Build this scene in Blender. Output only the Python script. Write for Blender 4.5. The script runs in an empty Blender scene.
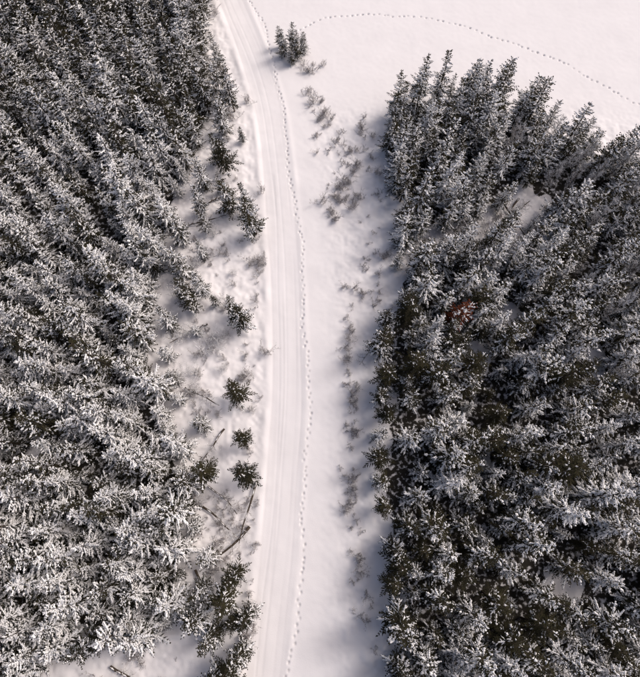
import bpy, math, random
import numpy as np
from mathutils import Vector, Matrix

random.seed(7)
scene = bpy.context.scene
scene.view_settings.view_transform = 'Standard'
scene.view_settings.look = 'None'
scene.view_settings.exposure = 0
R = random.random
U = random.uniform

# ------------------------------------------------------------------ materials
def new_mat(name):
    m = bpy.data.materials.new(name)
    m.use_nodes = True
    nt = m.node_tree
    nt.nodes.remove(nt.nodes['Principled BSDF'])
    b = nt.nodes.new('ShaderNodeBsdfDiffuse')
    nt.links.new(b.outputs[0], nt.nodes['Material Output'].inputs['Surface'])
    return m, nt, b

def tinted(name, c1, c2, nscale=1.3, objvar=0.5):
    m, nt, b = new_mat(name)
    tc = nt.nodes.new('ShaderNodeNewGeometry')
    no = nt.nodes.new('ShaderNodeTexNoise')
    no.inputs['Scale'].default_value = nscale
    no.inputs['Detail'].default_value = 1
    nt.links.new(tc.outputs['Position'], no.inputs['Vector'])
    oi = nt.nodes.new('ShaderNodeObjectInfo')
    mx = nt.nodes.new('ShaderNodeMath'); mx.operation = 'MULTIPLY_ADD'
    mx.inputs[1].default_value = objvar
    mp = nt.nodes.new('ShaderNodeMapRange')
    mp.inputs['From Min'].default_value = 0.35
    mp.inputs['From Max'].default_value = 0.65
    mp.inputs['To Max'].default_value = 1.0 - objvar
    nt.links.new(no.outputs['Fac'], mp.inputs['Value'])
    nt.links.new(oi.outputs['Random'], mx.inputs[0])
    nt.links.new(mp.outputs['Result'], mx.inputs[2])
    mix = nt.nodes.new('ShaderNodeMix'); mix.data_type = 'RGBA'
    mix.inputs['A'].default_value = (*c1, 1)
    mix.inputs['B'].default_value = (*c2, 1)
    nt.links.new(mx.outputs[0], mix.inputs['Factor'])
    nt.links.new(mix.outputs['Result'], b.inputs['Color'])
    return m

M_needle = tinted('spruce_needles', (0.017, 0.017, 0.013), (0.048, 0.043, 0.024))
M_rust = tinted('dead_needles', (0.085, 0.026, 0.015), (0.15, 0.045, 0.024))
M_snow = tinted('branch_snow', (0.90, 0.885, 0.895), (0.81, 0.795, 0.81), 3.0, 0.3)
M_bark = tinted('spruce_bark', (0.05, 0.038, 0.030), (0.10, 0.08, 0.065), 6.0)
M_grey = tinted('aspen_bark', (0.16, 0.145, 0.135), (0.32, 0.29, 0.27), 4.0)
M_twig = tinted('shrub_twigs', (0.09, 0.065, 0.058), (0.20, 0.155, 0.14), 5.0)
M_frost = tinted('frosted_twigs', (0.36, 0.34, 0.33), (0.58, 0.56, 0.56), 5.0)

# ------------------------------------------------------------------ mesh buffer
class Buf:
    def __init__(s): s.v = []; s.f = []; s.m = []
    def add(s, vs, fs, mat):
        o = len(s.v); s.v.extend(vs)
        for f in fs:
            s.f.append(tuple(i + o for i in f)); s.m.append(mat)
    def mesh(s, name, mats):
        me = bpy.data.meshes.new(name)
        me.from_pydata(s.v, [], s.f)
        for m in mats: me.materials.append(m)
        me.polygons.foreach_set('material_index', s.m)
        me.update()
        return me

def tube(buf, pts, rads, sides, mat):
    vs = []; fs = []
    n = len(pts)
    for i, p in enumerate(pts):
        a = pts[max(i-1, 0)]; c = pts[min(i+1, n-1)]
        d = (Vector(c) - Vector(a))
        if d.length < 1e-6: d = Vector((0, 0, 1))
        d.normalize()
        ref = Vector((1, 0, 0)) if abs(d.x) < 0.8 else Vector((0, 1, 0))
        s1 = d.cross(ref).normalized(); s2 = d.cross(s1)
        for k in range(sides):
            an = 2*math.pi*k/sides
            q = Vector(p) + (s1*math.cos(an) + s2*math.sin(an))*rads[i]
            vs.append(tuple(q))
    for i in range(n-1):
        for k in range(sides):
            k2 = (k+1) % sides
            fs.append((i*sides+k, i*sides+k2, (i+1)*sides+k2, (i+1)*sides+k))
    buf.add(vs, fs, mat)

def lump(buf, a, b, w, hgt, mat):
    """raised cushion of snow lying along a->b"""
    ax, ay, az = a; bx, by, bz = b
    dx, dy = bx-ax, by-ay
    l = math.hypot(dx, dy) + 1e-6
    nx, ny = -dy/l*w, dx/l*w
    t = U(0.4, 0.65)
    mx, my, mz = ax+dx*t, ay+dy*t, az+(bz-az)*t
    buf.add([(ax, ay, az+.01), (mx+nx, my+ny, mz-.01), (bx, by, bz+.01), (mx-nx, my-ny, mz-.01), (mx, my, mz+hgt)],
            [(1, 0, 4), (2, 1, 4), (3, 2, 4), (0, 3, 4)], mat)

# ------------------------------------------------------------------ spruce
def spruce(name, seed, h, rad, snow, mats, start=0.08, topbare=0.0, var=.5, fat=1.0, step=.17):
    random.seed(seed)
    B = Buf()
    bx, by = U(-.25, .25), U(-.25, .25)
    tp = []; tr = []
    for i in range(7):
        t = i/6
        tp.append((bx*math.sin(t*3), by*math.sin(t*2.5), h*t*0.99 - 0.3*(i == 0)))
        tr.append(0.12*(h/9)*(1-t)+0.012)
    tube(B, tp, tr, 7, 2)
    z = h*start
    pw = U(.55, .85)
    while z < h*0.985:
        f = (z - h*start)/(h*(1-start))
        lv = U(.78, 1.18)
        Lz = (rad*((1-f)**pw)*(0.7+0.3*min(1, f*5)) + 0.08)*lv
        nb = max(3, int(round(6.2-2.3*f)))
        a0 = U(0, 6.28)
        for k in range(nb):
            if R() < .08: continue
            az = a0 + 6.283*k/nb + U(-.38, .38)
            L = Lz*U(.5, 1.32)
            zz = z + U(-.16, .16)
            slope = -0.22 + 0.85*f + U(-.12, .12)
            sag = U(.10, .34)
            load = snow*(1 - topbare*max(0, f-.45)/.55) + U(-var*1.15, var*.8)
            ca, sa = math.cos(az), math.sin(az)
            bend = U(-.35, .35)
            n = max(3, int(L/step))
            cx, cy = bx*math.sin(z/h*3), by*math.sin(z/h*2.5)
            def P(t):
                r = L*t
                off = bend*L*t*t*0.5
                return (cx+ca*r - sa*off, cy+sa*r + ca*off, zz + slope*r - sag*L*t*t + 0.20*L*t**4)
            tube(B, [P(0), P(.5), P(1)], [.022, .014, .004], 3, 2)
            for i in range(1, n+1):
                t = i/n
                p = P(t)
                for sd in (-1, 1):
                    if R() < .08: continue
                    tl = (0.40*L*(1-t) + 0.17)*U(.6, 1.3)
                    tl = min(tl, .7)
                    ang = az + bend*t + sd*math.radians(U(26, 58))*(1 if t < .97 else .4)
                    dx, dy = math.cos(ang), math.sin(ang)
                    dz = slope*0.5 - U(.02, .32)
                    q = (p[0]+dx*tl, p[1]+dy*tl, p[2]+dz*tl)
                    w = U(.035, .065)
                    mx_, my_, mz_ = p[0]+dx*tl*.45, p[1]+dy*tl*.45, p[2]+dz*tl*.45
                    B.add([p, (mx_-dy*w, my_+dx*w, mz_-.03), q, (mx_+dy*w, my_-dx*w, mz_-.03), (mx_, my_, mz_-.11)],
                          [(0, 1, 2, 3), (0, 4, 2)], 0)
                    if R() < load:
                        e = U(.6, 1.02); s0 = U(0, .25)
                        a = (p[0]+dx*tl*s0, p[1]+dy*tl*s0, p[2]+dz*tl*s0+.015)
                        b = (p[0]+dx*tl*e, p[1]+dy*tl*e, p[2]+dz*tl*e+.015)
                        lump(B, a, b, U(.030, .075)*fat, U(.03, .06), 1)
                if R() < load*1.15 and t > .2:
                    a = P(max(0, t-.7/n-.05)); b = P(min(1.03, t+.9/n))
                    a = (a[0], a[1], a[2]+.03); b = (b[0], b[1], b[2]+.03)
                    lump(B, a, b, U(.055, .12)*fat, U(.05, .10), 1)
        z += U(.28, .50)*(h/9)**.5
    return B.mesh(name, mats)

sp_m = [M_needle, M_snow, M_bark]
heavy = [spruce('spruce_heavy_snow_%d' % i, 10+i, 7.6+0.5*i, 1.72+.14*(i % 3), .76, sp_m, fat=1.2, step=.19) for i in range(6)]
medium = [spruce('spruce_snowy_%d' % i, 30+i, 7.4+0.5*i, 1.56+.15*(i % 3), .56, sp_m, .1, .5, fat=1.15, step=.18) for i in range(6)]
light = [spruce('spruce_green_%d' % i, 50+i, 7.6+0.45*i, 1.55+.12*(i % 3), .36, sp_m, .15, .9, fat=1.05) for i in range(5)]
dark = [spruce('spruce_dark_%d' % i, 60+i, 7.8+0.4*i, 1.75, .02, sp_m, .3, 1.0, var=.35, step=.14) for i in range(3)]
rust = spruce('spruce_rust', 70, 8.6, 1.4, .15, [M_rust, M_snow, M_bark])

# ------------------------------------------------------------------ bare trees and shrubs
def grow(B, p, d, L, r, depth, mat, frost, spread=.6):
    n = 3
    pts = [tuple(p)]; rs = [r]
    q = Vector(p); dd = Vector(d)
    for i in range(n):
        dd = (dd + Vector((U(-.12, .12), U(-.12, .12), U(-.02, .12)))).normalized()
        q = q + dd*L/n
        pts.append(tuple(q)); rs.append(max(.005, r*(1-.55*(i+1)/n)))
        if depth > 0:
            for _ in range(2 if depth > 1 else 3):
                side = Vector((U(-1, 1), U(-1, 1), U(-.1, .6))).normalized()
                nd = (dd*(1-spread) + side*spread).normalized()
                grow(B, q, nd, L*U(.35, .6), rs[-1]*.55, depth-1, mat, frost, spread)
    tube(B, pts, rs, 4 if depth > 1 else 3, mat)
    if frost and depth <= 1:
        for i in range(n):
            if R() < frost:
                lump(B, pts[i], pts[i+1], max(.02, rs[i]*1.6), .04, 1)

def aspen(name, seed, h):
    random.seed(seed); B = Buf()
    pts = []; rs = []
    q = Vector((0, 0, -.2)); dd = Vector((U(-.05, .05), U(-.05, .05), 1)).normalized()
    N = 12
    for i in range(N+1):
        pts.append(tuple(q)); rs.append(.085*(1-i/N)+.012)
        if i > 3:
            for _ in range(3):
                a = U(0, 6.28)
                nd = Vector((math.cos(a)*.7, math.sin(a)*.7, .75)).normalized()
                grow(B, q, nd, (1.25-.8*i/N)*U(.8, 1.3), .022, 2, 0, .4, .5)
        dd = (dd+Vector((U(-.05, .05), U(-.05, .05), .05))).normalized()
        q = q+dd*h/N
    tube(B, pts, rs, 7, 0)
    return B.mesh(name, [M_grey, M_snow])
aspens = [aspen('aspen_%d' % i, 90+i, 7.0+.8*i) for i in range(3)]

def shrub(name, seed, size, frost, mats, stems=9, r=.016):
    random.seed(seed); B = Buf()
    for _ in range(stems):
        a = U(0, 6.28); e = U(.3, 1.3)
        d = Vector((math.cos(a)*e, math.sin(a)*e, 1)).normalized()
        grow(B, Vector((U(-.3, .3), U(-.3, .3), -.05)), d, size*U(.4, 1.2), r, 2, 0, frost, .5)
    return B.mesh(name, mats)
shrubs = [shrub('bare_shrub_%d' % i, 110+i, .42+.12*i, .25, [M_twig, M_snow], 4+i, .013) for i in range(5)]
frost_shrubs = [shrub('frosted_shrub_%d' % i, 120+i, 1.4+.2*i, .6, [M_frost, M_snow]) for i in range(3)]

# ------------------------------------------------------------------ layout in metres
LEFT = [(-24, 100), (-17.5, 80), (-15.2, 68), (-16.4, 59), (-13.6, 50.3), (-15.4, 42.4), (-17.2, 34.9),
        (-19.0, 28), (-19.8, 21.5), (-19.6, 15.4), (-17.0, 9.6), (-13.9, 4.2), (-13.0, -.9), (-13.6, -5.8),
        (-13.0, -10.3), (-15, -13.5), (-25.5, -14.2), (-27, -17), (-25, -21), (-15, -22), (-11, -25), (-12, -45),
        (-80, -45), (-80, 100)]
RIGHT_FAR = [(8.9, 44), (10.2, 48.0), (13.0, 51.2), (16.5, 51.8), (21.5, 49.8), (28, 46.0), (33, 42.0), (38, 39), (44, 36), (60, 28), (75, 20),
             (75, 10), (27.3, 28.8), (28.3, 33.5), (25.8, 36.0), (18.4, 31.6), (13, 30), (9.8, 28.5), (9.2, 36)]
RIGHT = [(7.2, 20), (9.5, 23.8), (13.3, 26.6), (19, 27.2), (27.3, 28.8), (75, 14), (75, -45), (6, -45), (5.8, -17), (7.4, -14.7),
         (6.9, -10.3), (6.1, -5.8), (5.7, -.9), (5.8, 4.2), (6.8, 9.6), (6.5, 14.2)]
HOLES = [(16.6, 3.4, 1.7), (17.4, 14.6, 1.9), (-34, 30, 1.8), (30, 14, 2.1), (-30, 3, 1.5), (24, -9, 1.5), (14, -12, 1.3), (22, 19, 1.7)]

ROAD = [(-30, 120), (-22, 95), (-16, 78), (-12.8, 68), (-9.5, 59), (-6.9, 50.3), (-5.7, 42.4), (-4.9, 34.9), (-4.3, 28), (-3.9, 21.5),
        (-3.6, 15.4), (-3.5, 9.6), (-3.7, 4.2), (-3.9, -.9), (-4.2, -5.8), (-4.6, -10.3), (-5.0, -14.7), (-5.4, -19), (-7, -45)]
WALK = [(-11.5, 70), (-8.5, 64.5), (-6.9, 60), (-5.5, 52), (-4.3, 42.4), (-3.1, 34.9), (-2.3, 28), (-1.9, 21.5), (-1.5, 15.4), (-1.3, 9.6),
        (-1.4, 4.2), (-1.6, -.9), (-1.8, -5.8), (-2.2, -10.3), (-2.7, -14.7), (-3.0, -18), (-3.7, -30)]
TRAIL = [(-6, 60.5), (-2.1, 63), (1.4, 65), (6.5, 65.8), (15.7, 64.6), (22.8, 62.4), (30.6, 58.5), (37, 54), (43, 49.8), (52, 43)]

def smooth_line(P, it=3):
    P = [np.array(p, float) for p in P]
    for _ in range(it):
        Q = [P[0]]
        for a, b in zip(P[:-1], P[1:]):
            Q += [a*.75+b*.25, a*.25+b*.75]
        Q.append(P[-1]); P = Q
    return np.array(P)
def inside(poly, x, y):
    x = np.asarray(x); y = np.asarray(y)
    c = np.zeros(x.shape, bool)
    n = len(poly)
    for i in range(n):
        x1, y1 = poly[i]; x2, y2 = poly[(i+1) % n]
        if y1 == y2: continue
        cond = ((y1 > y) != (y2 > y)) & (x < (x2-x1)*(y-y1)/(y2-y1)+x1)
        c ^= cond
    return c
TABS = {}
def vnoise(x, y, sc, seed):
    if seed not in TABS: TABS[seed] = np.random.RandomState(seed).rand(256, 256)
    T = TABS[seed]
    u = x/sc; v = y/sc
    i = np.floor(u).astype(int); j = np.floor(v).astype(int)
    fu = u-i; fv = v-j
    fu = fu*fu*(3-2*fu); fv = fv*fv*(3-2*fv)
    i &= 255; j &= 255; i2 = (i+1) & 255; j2 = (j+1) & 255
    return (T[i, j]*(1-fu)+T[i2, j]*fu)*(1-fv)+(T[i, j2]*(1-fu)+T[i2, j2]*fu)*fv - .5

# ------------------------------------------------------------------ ground
def axis(a, b, st):
    core = np.arange(a, b, st)
    out = []; d = st; p = core[-1]
    while p < 1500:
        d *= 1.22; p += d; out.append(p)
    neg = []; d = st; p = core[0]
    while p > -1500:
        d *= 1.22; p -= d; neg.append(p)
    return np.array(neg[::-1]+list(core)+out)
xs = axis(-30, 46, .10); ys = axis(-20, 70, .10)
X, Y = np.meshgrid(xs, ys)
road = smooth_line(ROAD)
rx = np.interp(Y, road[::-1, 1], road[::-1, 0])
slope = np.interp(Y, road[::-1, 1], np.gradient(road[::-1, 0], road[::-1, 1]))
du = (X-rx)/np.sqrt(1+slope**2)
sig = lambda a: 1/(1+np.exp(-np.clip(a, -30, 30)))
clear = sig((du+2.8)*3) * sig(-(du-6.5)*1.2)
field = sig((Y-47)*.6)*sig((du-1)*2)
field = np.maximum(field, sig((Y-20)*.3)*sig((X-48)*.5))
calm = np.maximum(clear, field)
rough = (1-calm)
soft = 1-.65*field
Z = (.35*vnoise(X, Y, 9, 1)+.10*vnoise(X, Y, 2.3, 2))*(.25+.75*rough)*soft
Z += rough*(.17*vnoise(X, Y, .9, 4)+.10*vnoise(X, Y, .42, 5))
rg = lambda c, w: np.exp(-((du-c)/w)**2)
wob = .30*vnoise(X*0, Y, 8, 6)
wb2 = .35*vnoise(X*0, Y, 11, 16)
wb3 = .5*vnoise(X*0, Y, 14, 26)
v1 = .4+1.2*vnoise(X*.2, Y, 6, 31); v2 = .4+1.2*vnoise(X*.2, Y, 5, 32)
Z += -.028*rg(wob-1.25, .6)*v1 - .025*rg(wob+.7, .65)*v2 - .03*rg(wb2-1.75, .14)*v2 - .020*rg(wb2-.55, .12)*v1 - .018*rg(wb3-.2, .10) - .022*rg(1.45-wob, .12)*v1 - .02*rg(-1.0-wb2*1.5, .09) - .016*rg(wb3+.9, .1)*v2
Z += .12*rg(-2.4, .5)*(1+1.4*vnoise(X, Y, 1.6, 7)) + .05*rg(2.05, .35)*(1+vnoise(X, Y, 2.4, 17))
Z += (.022*vnoise(X, Y, .7, 9) + .045*vnoise(X, Y*.3, 1.5, 10) + .10*vnoise(X*.5, Y, 2.6, 14)*sig((du-2)*2) + .04*vnoise(X, Y, .45, 15)*sig((du-4.2)*1.5))*calm*soft
packed = .08*rg(wob-1.25, .5)*v1+.08*rg(wob+.7, .5)*v2+.16*rg(wb2-.5, .12)*v1+.12*rg(1.45-wob, .1)+.13*rg(wb2-1.75, .12)+.1*rg(wb3+.9, .1)*v2

def dents(path, step, lat, rad, depth, seed, pk):
    rs = np.random.RandomState(seed)
    P = smooth_line(path)
    seg = np.hypot(*(P[1:]-P[:-1]).T); cum = np.r_[0, np.cumsum(seg)]
    k = 0; s = 0
    while s < cum[-1]:
        x = np.interp(s, cum, P[:, 0]); y = np.interp(s, cum, P[:, 1])
        x2 = np.interp(s+.3, cum, P[:, 0]); y2 = np.interp(s+.3, cum, P[:, 1])
        d = math.hypot(x2-x, y2-y)+1e-6
        tx, ty = (x2-x)/d, (y2-y)/d
        sg = 1 if k % 2 else -1
        wv = .22*math.sin(s*.33)+.12*math.sin(s*.9+1)
        cx = x-ty*(lat*sg+wv)+rs.randn()*.05; cy = y+tx*(lat*sg+wv)+rs.randn()*.05
        i0, i1 = np.searchsorted(xs, [cx-.6, cx+.6]); j0, j1 = np.searchsorted(ys, [cy-.6, cy+.6])
        if i1 > i0 and j1 > j0:
            xx = X[j0:j1, i0:i1]-cx; yy = Y[j0:j1, i0:i1]-cy
            al = (xx*tx+yy*ty)/1.4; ac = -xx*ty+yy*tx
            r2 = (al**2+ac**2)/rad**2
            g = np.exp(-r2**1.6)
            Z[j0:j1, i0:i1] -= depth*g*rs.uniform(.35, 1.2)
            packed[j0:j1, i0:i1] += g*rs.uniform(.35, 1)*pk
        s += step*rs.uniform(.72, 1.28); k += 1
dents(WALK, .58, .08, .105, .16, 1, .85)
dents(TRAIL, .75, .05, .115, .19, 2, .9)

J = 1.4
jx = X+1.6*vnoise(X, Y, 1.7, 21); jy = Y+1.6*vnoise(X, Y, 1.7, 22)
fl = np.ones(X.shape, bool)  # floor mask in dense stands: litter, plus shade between trees painted in
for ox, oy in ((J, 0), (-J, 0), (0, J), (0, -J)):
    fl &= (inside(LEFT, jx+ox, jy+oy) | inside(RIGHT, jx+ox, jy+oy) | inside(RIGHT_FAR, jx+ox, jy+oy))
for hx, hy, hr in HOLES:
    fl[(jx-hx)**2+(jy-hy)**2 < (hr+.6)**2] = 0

ny, nx = X.shape
co = np.stack([X, Y, Z], -1).reshape(-1, 3).astype(np.float32)
idx = np.arange(nx*ny).reshape(ny, nx)
q = np.stack([idx[:-1, :-1], idx[:-1, 1:], idx[1:, 1:], idx[1:, :-1]], -1).reshape(-1)
me = bpy.data.meshes.new('snow_ground')
me.vertices.add(nx*ny); me.vertices.foreach_set('co', co.ravel())
nf = len(q)//4
me.loops.add(len(q)); me.loops.foreach_set('vertex_index', q.astype(np.int32))
me.polygons.add(nf)
me.polygons.foreach_set('loop_start', np.arange(0, len(q), 4, dtype=np.int32))
me.polygons.foreach_set('use_smooth', np.ones(nf, bool))
me.update(calc_edges=True)
for nm, ar in (('floor_litter_shade', fl.astype(float)), ('packed', np.clip(packed, 0, 1))):
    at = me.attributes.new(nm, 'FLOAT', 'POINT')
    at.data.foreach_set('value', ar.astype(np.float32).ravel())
ground = bpy.data.objects.new('snow_ground', me)
scene.collection.objects.link(ground)
m, nt, b = new_mat('ground_snow')
geo = nt.nodes.new('ShaderNodeNewGeometry')
n1 = nt.nodes.new('ShaderNodeTexNoise'); n1.inputs['Scale'].default_value = .35; n1.inputs['Detail'].default_value = 6
n2 = nt.nodes.new('ShaderNodeTexNoise'); n2.inputs['Scale'].default_value = 2.2; n2.inputs['Detail'].default_value = 4
n3 = nt.nodes.new('ShaderNodeTexNoise'); n3.inputs['Scale'].default_value = 9; n3.inputs['Detail'].default_value = 3
for n in (n1, n2, n3): nt.links.new(geo.outputs['Position'], n.inputs['Vector'])
mixa = nt.nodes.new('ShaderNodeMix'); mixa.data_type = 'RGBA'
mixa.inputs['A'].default_value = (.745, .715, .73, 1); mixa.inputs['B'].default_value = (.825, .795, .81, 1)
nt.links.new(n1.outputs['Fac'], mixa.inputs['Factor'])
a1 = nt.nodes.new('ShaderNodeAttribute'); a1.attribute_name = 'packed'
a2 = nt.nodes.new('ShaderNodeAttribute'); a2.attribute_name = 'floor_litter_shade'
mixb = nt.nodes.new('ShaderNodeMix'); mixb.data_type = 'RGBA'
mixb.inputs['B'].default_value = (.44, .41, .42, 1)
nt.links.new(mixa.outputs['Result'], mixb.inputs['A'])
nt.links.new(a1.outputs['Fac'], mixb.inputs['Factor'])
litter_shade = nt.nodes.new('ShaderNodeMapRange'); litter_shade.inputs['From Min'].default_value = .34; litter_shade.inputs['From Max'].default_value = .48
nt.links.new(n2.outputs['Fac'], litter_shade.inputs['Value'])
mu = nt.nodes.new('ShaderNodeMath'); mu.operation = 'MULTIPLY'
nt.links.new(litter_shade.outputs['Result'], mu.inputs[0]); nt.links.new(a2.outputs['Fac'], mu.inputs[1])
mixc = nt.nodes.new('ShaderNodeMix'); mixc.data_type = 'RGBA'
mixc.inputs['B'].default_value = (.035, .031, .027, 1)  # near-black litter tone, also stands in for shade under the crowns
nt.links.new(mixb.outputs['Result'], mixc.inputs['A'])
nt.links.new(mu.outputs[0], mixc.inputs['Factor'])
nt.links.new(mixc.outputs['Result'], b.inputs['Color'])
bp = nt.nodes.new('ShaderNodeBump'); bp.inputs['Strength'].default_value = .2; bp.inputs['Distance'].default_value = .04
nt.links.new(n3.outputs['Fac'], bp.inputs['Height']); nt.links.new(bp.outputs['Normal'], b.inputs['Normal'])
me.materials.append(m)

def gz(x, y):
    i = int(np.clip(np.searchsorted(xs, x), 0, nx-1)); j = int(np.clip(np.searchsorted(ys, y), 0, ny-1))
    return float(Z[j, i])

def place(me_, name, x, y, sc=1.0, lean=.07, scz=None):
    o = bpy.data.objects.new(name, me_)
    scene.collection.objects.link(o)
    o.location = (x, y, gz(x, y)-.05)
    o.rotation_euler = (U(-lean, lean), U(-lean, lean), U(0, 6.283))
    w = sc*U(.88, 1.15)
    o.scale = (w, w*U(.9, 1.1), scz if scz else sc*U(.86, 1.06))
    return o

random.seed(99)
# ------------------------------------------------------------------ forest
rng = np.random.RandomState(5)
cells = {}
def ok(x, y, d):
    ci, cj = int(x//2.5), int(y//2.5)
    for a in (-1, 0, 1):
        for b_ in (-1, 0, 1):
            for (px, py) in cells.get((ci+a, cj+b_), ()):
                if (px-x)**2+(py-y)**2 < d*d: return False
    return True
def reg(x, y): cells.setdefault((int(x//2.5), int(y//2.5)), []).append((x, y))
def n1v(x, y, s, sd): return float(vnoise(np.array([x]), np.array([y]), s, sd)[0])

# trees standing on their own beside the track: x, y, height factor, kind
single = [(-11.4, 48.5, 1.0, 'l'), (-13.0, 49.6, .9, 'm'), (-11.6, 38.9, .95, 'd'), (-10.8, 33.4, .95, 'l'), (-7.8, 30.3, 1.1, 'l'),
          (-9.0, 33.2, .75, 'l'), (-12.8, 40.5, .8, 'l'), (-14.6, 20.3, 1.0, 'l'), (-13.6, 22.5, .7, 'm'), (-15.4, 21.6, .8, 'l'), (-8.7, 18.4, .95, 'l'), (-9.7, 19.6, .7, 'l'), (-12.0, 21.0, .45, 'l'),
          (-8.6, 9.7, .95, 'd'), (-7.7, 5.3, .85, 'd'), (-7.3, 1.6, .98, 'd'), (-11.3, 2, .95, 'd'), (-8.0, -7.5, .9, 'd'), (-6.9, -11, .8, 'l'),
          (-9.1, -9.9, .95, 'd'), (-7.0, -14.2, .95, 'l'), (-9.8, -12.8, .9, 'l'), (-10.6, -6.2, .7, 'm'), (-9.6, -16.5, 1.0, 'l'), (-7.2, -18, .9, 'l'),
          (-11.2, -8.6, .8, 'l'), (-11.6, -11.5, .9, 'm'), (-8.2, -12.0, .7, 'd'), (-8.4, -15.6, .8, 'd'),
          (-16.2, 24.5, .8, 'm'), (-16.5, 29, .8, 'm'), (-14.5, 33.0, .8, 'm'), (-14.3, 36.5, .8, 'm'), (-17, 14.5, .6, 'h'), (-15.2, 9.5, .6, 'h'),
          (-12.6, 6.8, .7, 'm'), (-15, 53, .8, 'l'), (-13.8, 56, .6, 'l'), (-12.6, 44.8, .8, 'm'), (-17.0, 18.0, .7, 'm'),
          (-14.0, 27.0, .5, 'm'), (-12.3, 36.0, .5, 'm'), (-13.7, 30.4, .6, 'l'), (-17.6, 26, .7, 'h'), (-15.9, 12.0, .5, 'm'), (-14.0, 17.3, .4, 'h'), (-12.6, -3.4, .6, 'm'), (-10.0, 43.5, .4, 'l'),
          (-4.9, 57.7, .62, 'l'), (-3.9, 58.6, .7, 'l'), (-3.1, 57.4, .6, 'l'), (-5.6, 59.4, .5, 'l'), (-2.3, 58.6, .45, 'l'), (-3.9, 56.4, .4, 'l'),
          (9.2, 44.5, .9, 'l'), (8.8, 42.2, .8, 'l'), (9.6, 47.5, .9, 'l'), (10.2, 28.6, 1.1, 'm'), (11.3, 29.4, .95, 'm'), (9.9, 31.2, .9, 'l'),
          (7.2, 11.5, .9, 'd'), (6.9, 7.5, .8, 'd'), (6.2, 3.5, .85, 'd'), (6.4, -1.5, .8, 'd'), (7.0, -5.0, .75, 'l'), (6.9, 15.2, .9, 'l'),
          (9.5, 9.0, .85, 'l'), (7.4, 18.4, .9, 'l'), (9.0, 5.0, .8, 'm'), (6.8, -8.5, .8, 'd'), (8.4, -3.2, .8, 'l'), (6.6, 9.5, .7, 'l'), (6.0, 5.6, .6, 'm'), (6.1, 1.2, .7, 'l'),
          (14.5, 28.2, .5, 'm'), (17.5, 29.6, .6, 'm'), (20.5, 29.3, .55, 'h'), (12.2, 27.8, .45, 'l'), (23.0, 31.5, .5, 'm'), (9.0, 25.6, .5, 'm'), (25.4, 30.6, .5, 'h')]
kinds = {'h': heavy, 'm': medium, 'l': light, 'd': dark}
for x, y, s, k in single:
    place(random.choice(kinds[k]), 'spruce_tree', x, y, s*.97); reg(x, y)
place(rust, 'dead_spruce_tree', 15.2, 18.8, 1.0); reg(15.2, 18.8)

cnt = 0
for t in range(60000):
    x = rng.uniform(-54, 58); y = rng.uniform(-26, 80)
    if abs(x) > 32 + max(0, y)*.26 + 3: continue
    L_ = inside(LEFT, x, y)
    Rf = inside(RIGHT_FAR, x, y); Rn = inside(RIGHT, x, y)
    if not (L_ or Rf or Rn): continue
    if any((x-hx)**2+(y-hy)**2 < hr*hr for hx, hy, hr in HOLES): continue
    dn = n1v(x, y, 7.0, 33)
    dmin = 1.50 + 1.5*max(0, dn) + rng.rand()*.35
    if not ok(x, y, dmin): continue
    reg(x, y)
    r = rng.rand() + .25*n1v(x, y, 9.0, 44)
    sc = rng.choice([.45, .68, .82, .93, 1.06], p=[.10, .20, .30, .28, .12])
    if L_:
        far = min(1, max(0, (y-28)/18))
        if r < .62-.5*far: kk = heavy
        elif r < .90-.35*far: kk = medium
        else: kk = light
    elif Rf:
        if x > 22 and rng.rand() < .3:
            place(random.choice(aspens), 'bare_aspen_tree', x, y, sc*1.0, .06); cnt += 1; continue
        kk = light if r < .35 else (medium if r < .85 else heavy)
    else:
        if x > 28 and y > 8 and rng.rand() < .25:
            place(random.choice(aspens), 'bare_aspen_tree', x, y, sc*1.0, .06); cnt += 1; continue
        if r < .22: kk = heavy
        elif r < .66: kk = medium
        elif r < .91: kk = light
        else: kk = dark
    place(random.choice(kk), 'spruce_tree', x, y, float(sc)*1.04); cnt += 1
print('forest trees', cnt)

# ------------------------------------------------------------------ shrubs
def strip(cx, cy, sx, sy, n, meshes, name, s0, s1):
    for _ in range(n):
        x = random.gauss(cx, sx); y = random.gauss(cy, sy)
        place(random.choice(meshes), name, x, y, U(s0, s1), .2)
for (cx, cy, sx, sy, n) in [(2.6, 36, 1.0, 1.8, 26), (4.2, 41, 1.0, 2.0, 12), (2.0, 33, .8, .8, 8), (0.2, 50, 1.2, 2.4, 16), (.8, 45, .9, 2, 10),
                            (-1.5, 55, .8, 1.5, 7), (3.4, 15, .4, 2.2, 12), (3.6, 7, .45, 2, 12), (3.4, 0, .4, 2.4, 16), (3.7, -6, .4, 2, 9), (4.6, -11, .7, 2.5, 6),
                            (5.6, 22, 1.2, 2, 12), (7.5, 26, 1.3, 1.2, 14), (6.2, 33, 1.0, 3, 8), (7, 39, .8, 2.5, 10), (5, 46, 1, 2, 6),
                            (-7.6, 24, .6, 4, 10), (-8, 13, .8, 3, 12), (-12, 12, 2.2, 3, 28), (-13, 27, 2.4, 4, 28), (-11, -2.5, 1.8, 2.5, 30),
                            (-7.3, 0, .5, 4, 9), (-6.9, -8, .3, 5, 9), (-13, 46, 2, 6, 14), (-15, 60, 1.5, 5, 10), (-19, -17.5, 3.5, 1.6, 14), (22, 31, 4, 2.0, 30), (15, 28, 3, 1, 12)]:
    strip(cx, cy, sx, sy, n, shrubs, 'bare_shrub', .4, 1.25)
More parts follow.
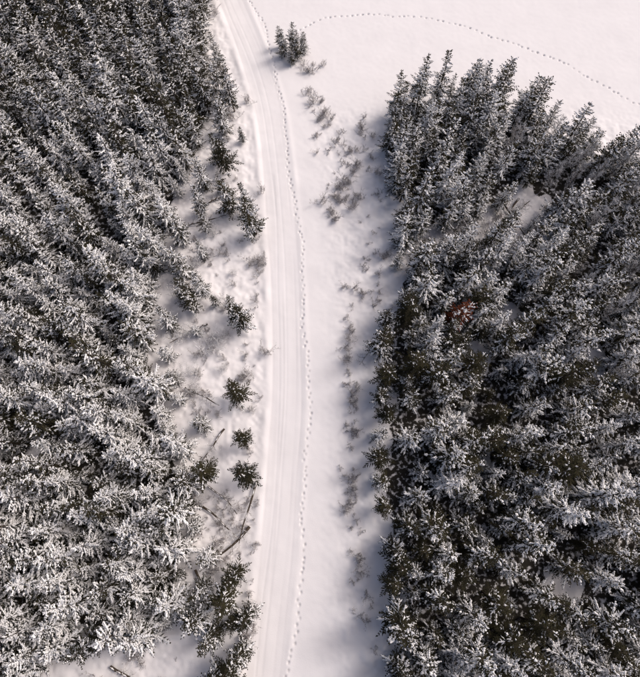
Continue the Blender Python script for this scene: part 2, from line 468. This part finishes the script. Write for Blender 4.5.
for x, y, s in [(-12.4, 15.6, 1.25), (-11.6, 16.6, 1.0), (-13.8, 13.0, .9), (-10.9, 17.0, .8), (-15.4, 17.0, .9), (-14.5, 26.0, .8), (-10.6, 13.2, .7), (-16, 12, .8),
                (-12.2, -1.0, .6), (24, 33, .8), (20, 30.5, .8), (26, 31, .8), (11.5, 27, .6), (-16.6, 22, .9), (-10.5, 25, .6), (-13, 30, .7), (-14, 10.8, .9),
                (16, 30, .8), (18.6, 28.6, .7), (28, 31.8, .9), (33, 12, .9)]:
    place(random.choice(frost_shrubs), 'frosted_shrub', x, y, s, .1)

# ------------------------------------------------------------------ fallen logs
def log(x1, y1, x2, y2, r):
    r *= 1.15
    B = Buf(); n = 8
    pts = []; rs = []
    ph = U(0, 6); bw = U(-.25, .25)
    dx, dy = x2-x1, y2-y1; l = math.hypot(dx, dy)
    for i in range(n+1):
        t = i/n
        o = bw*math.sin(t*3.14)+.05*math.sin(t*9+ph)
        pts.append((dx*t - dy/l*o, dy*t + dx/l*o, .25+.45*t+.05*math.sin(t*5)))
        rs.append(r*(1-.78*t)+.012)
    tube(B, pts, rs, 8, 0)
    d = Vector((dx, dy, 0)).normalized(); s = Vector((-d.y, d.x, 0))
    for i in range(2, n):
        for sg in (-1, 1):
            if R() < .8:
                nd = (s*sg+d*.6+Vector((0, 0, U(.0, .6)))).normalized()
                grow(B, Vector(pts[i]), nd, U(.4, 1.0), .02, 1, 0, .3)
    for i in range(n):
        a = Vector(pts[i]); c = Vector(pts[i+1])
        if R() < .5:
            lump(B, (a.x-.1*d.x, a.y-.1*d.y, a.z+rs[i]*.7), (c.x+.1*d.x, c.y+.1*d.y, c.z+rs[i+1]*.7), rs[i]*.7, .1, 1)
    o = bpy.data.objects.new('fallen_log', B.mesh('fallen_log', [M_bark, M_snow]))
    scene.collection.objects.link(o); o.location = (x1, y1, gz(x1, y1))
for L_ in [(-7.2, -3.5, -12, -7.6, .12), (-6.6, 1.0, -8.2, -5.0, .10), (-12.2, -1.5, -8.4, -4.6, .09), (-14.5, 34.2, -10.2, 36.0, .12), (-17, 31, -11.5, 32.4, .1),
           (21, 30, 26, 34.5, .13), (23, 34.2, 25, 29.5, .11), (24.8, 35, 22.5, 31, .1), (-15, 11, -11, 9, .1), (-20, -16, -15.5, -18.5, .12), (-13, 18.5, -17, 16, .1),
           (-12.5, -7.5, -9.5, -11.8, .1), (6.6, 16.9, 4.4, 13.6, .07), (-11.8, .5, -8.5, -2.2, .08), (-10.4, 6.5, -12.5, 3.0, .09)]:
    log(*L_)

# ------------------------------------------------------------------ light
sun_el = math.radians(45)
to_sun = Vector((.90, .43, 0)).normalized()*math.cos(sun_el) + Vector((0, 0, math.sin(sun_el)))
ld = bpy.data.lights.new('sun', 'SUN'); ld.energy = 1.4; ld.angle = math.radians(15); ld.color = (1, .95, .905)
lo = bpy.data.objects.new('sun', ld); scene.collection.objects.link(lo)
lo.rotation_euler = to_sun.to_track_quat('Z', 'Y').to_euler()
w = bpy.data.worlds.new('World'); scene.world = w; w.use_nodes = True
wn = w.node_tree
sk = wn.nodes.new('ShaderNodeTexSky'); sk.sky_type = 'NISHITA'; sk.sun_disc = False
sk.sun_elevation = sun_el; sk.sun_rotation = math.atan2(to_sun.x, to_sun.y)
sk.dust_density = 6.5; sk.air_density = .75; sk.ozone_density = .5
wn.links.new(sk.outputs[0], wn.nodes['Background'].inputs['Color'])
wn.nodes['Background'].inputs['Strength'].default_value = .135

cd = bpy.data.cameras.new('camera'); cd.sensor_fit = 'HORIZONTAL'; cd.sensor_width = 36; cd.lens = 36*500/640
cd.clip_end = 4000
cam = bpy.data.objects.new('camera', cd); scene.collection.objects.link(cam)
cam.location = (0, 0, 55); cam.rotation_euler = (math.radians(17), 0, 0)
scene.camera = cam
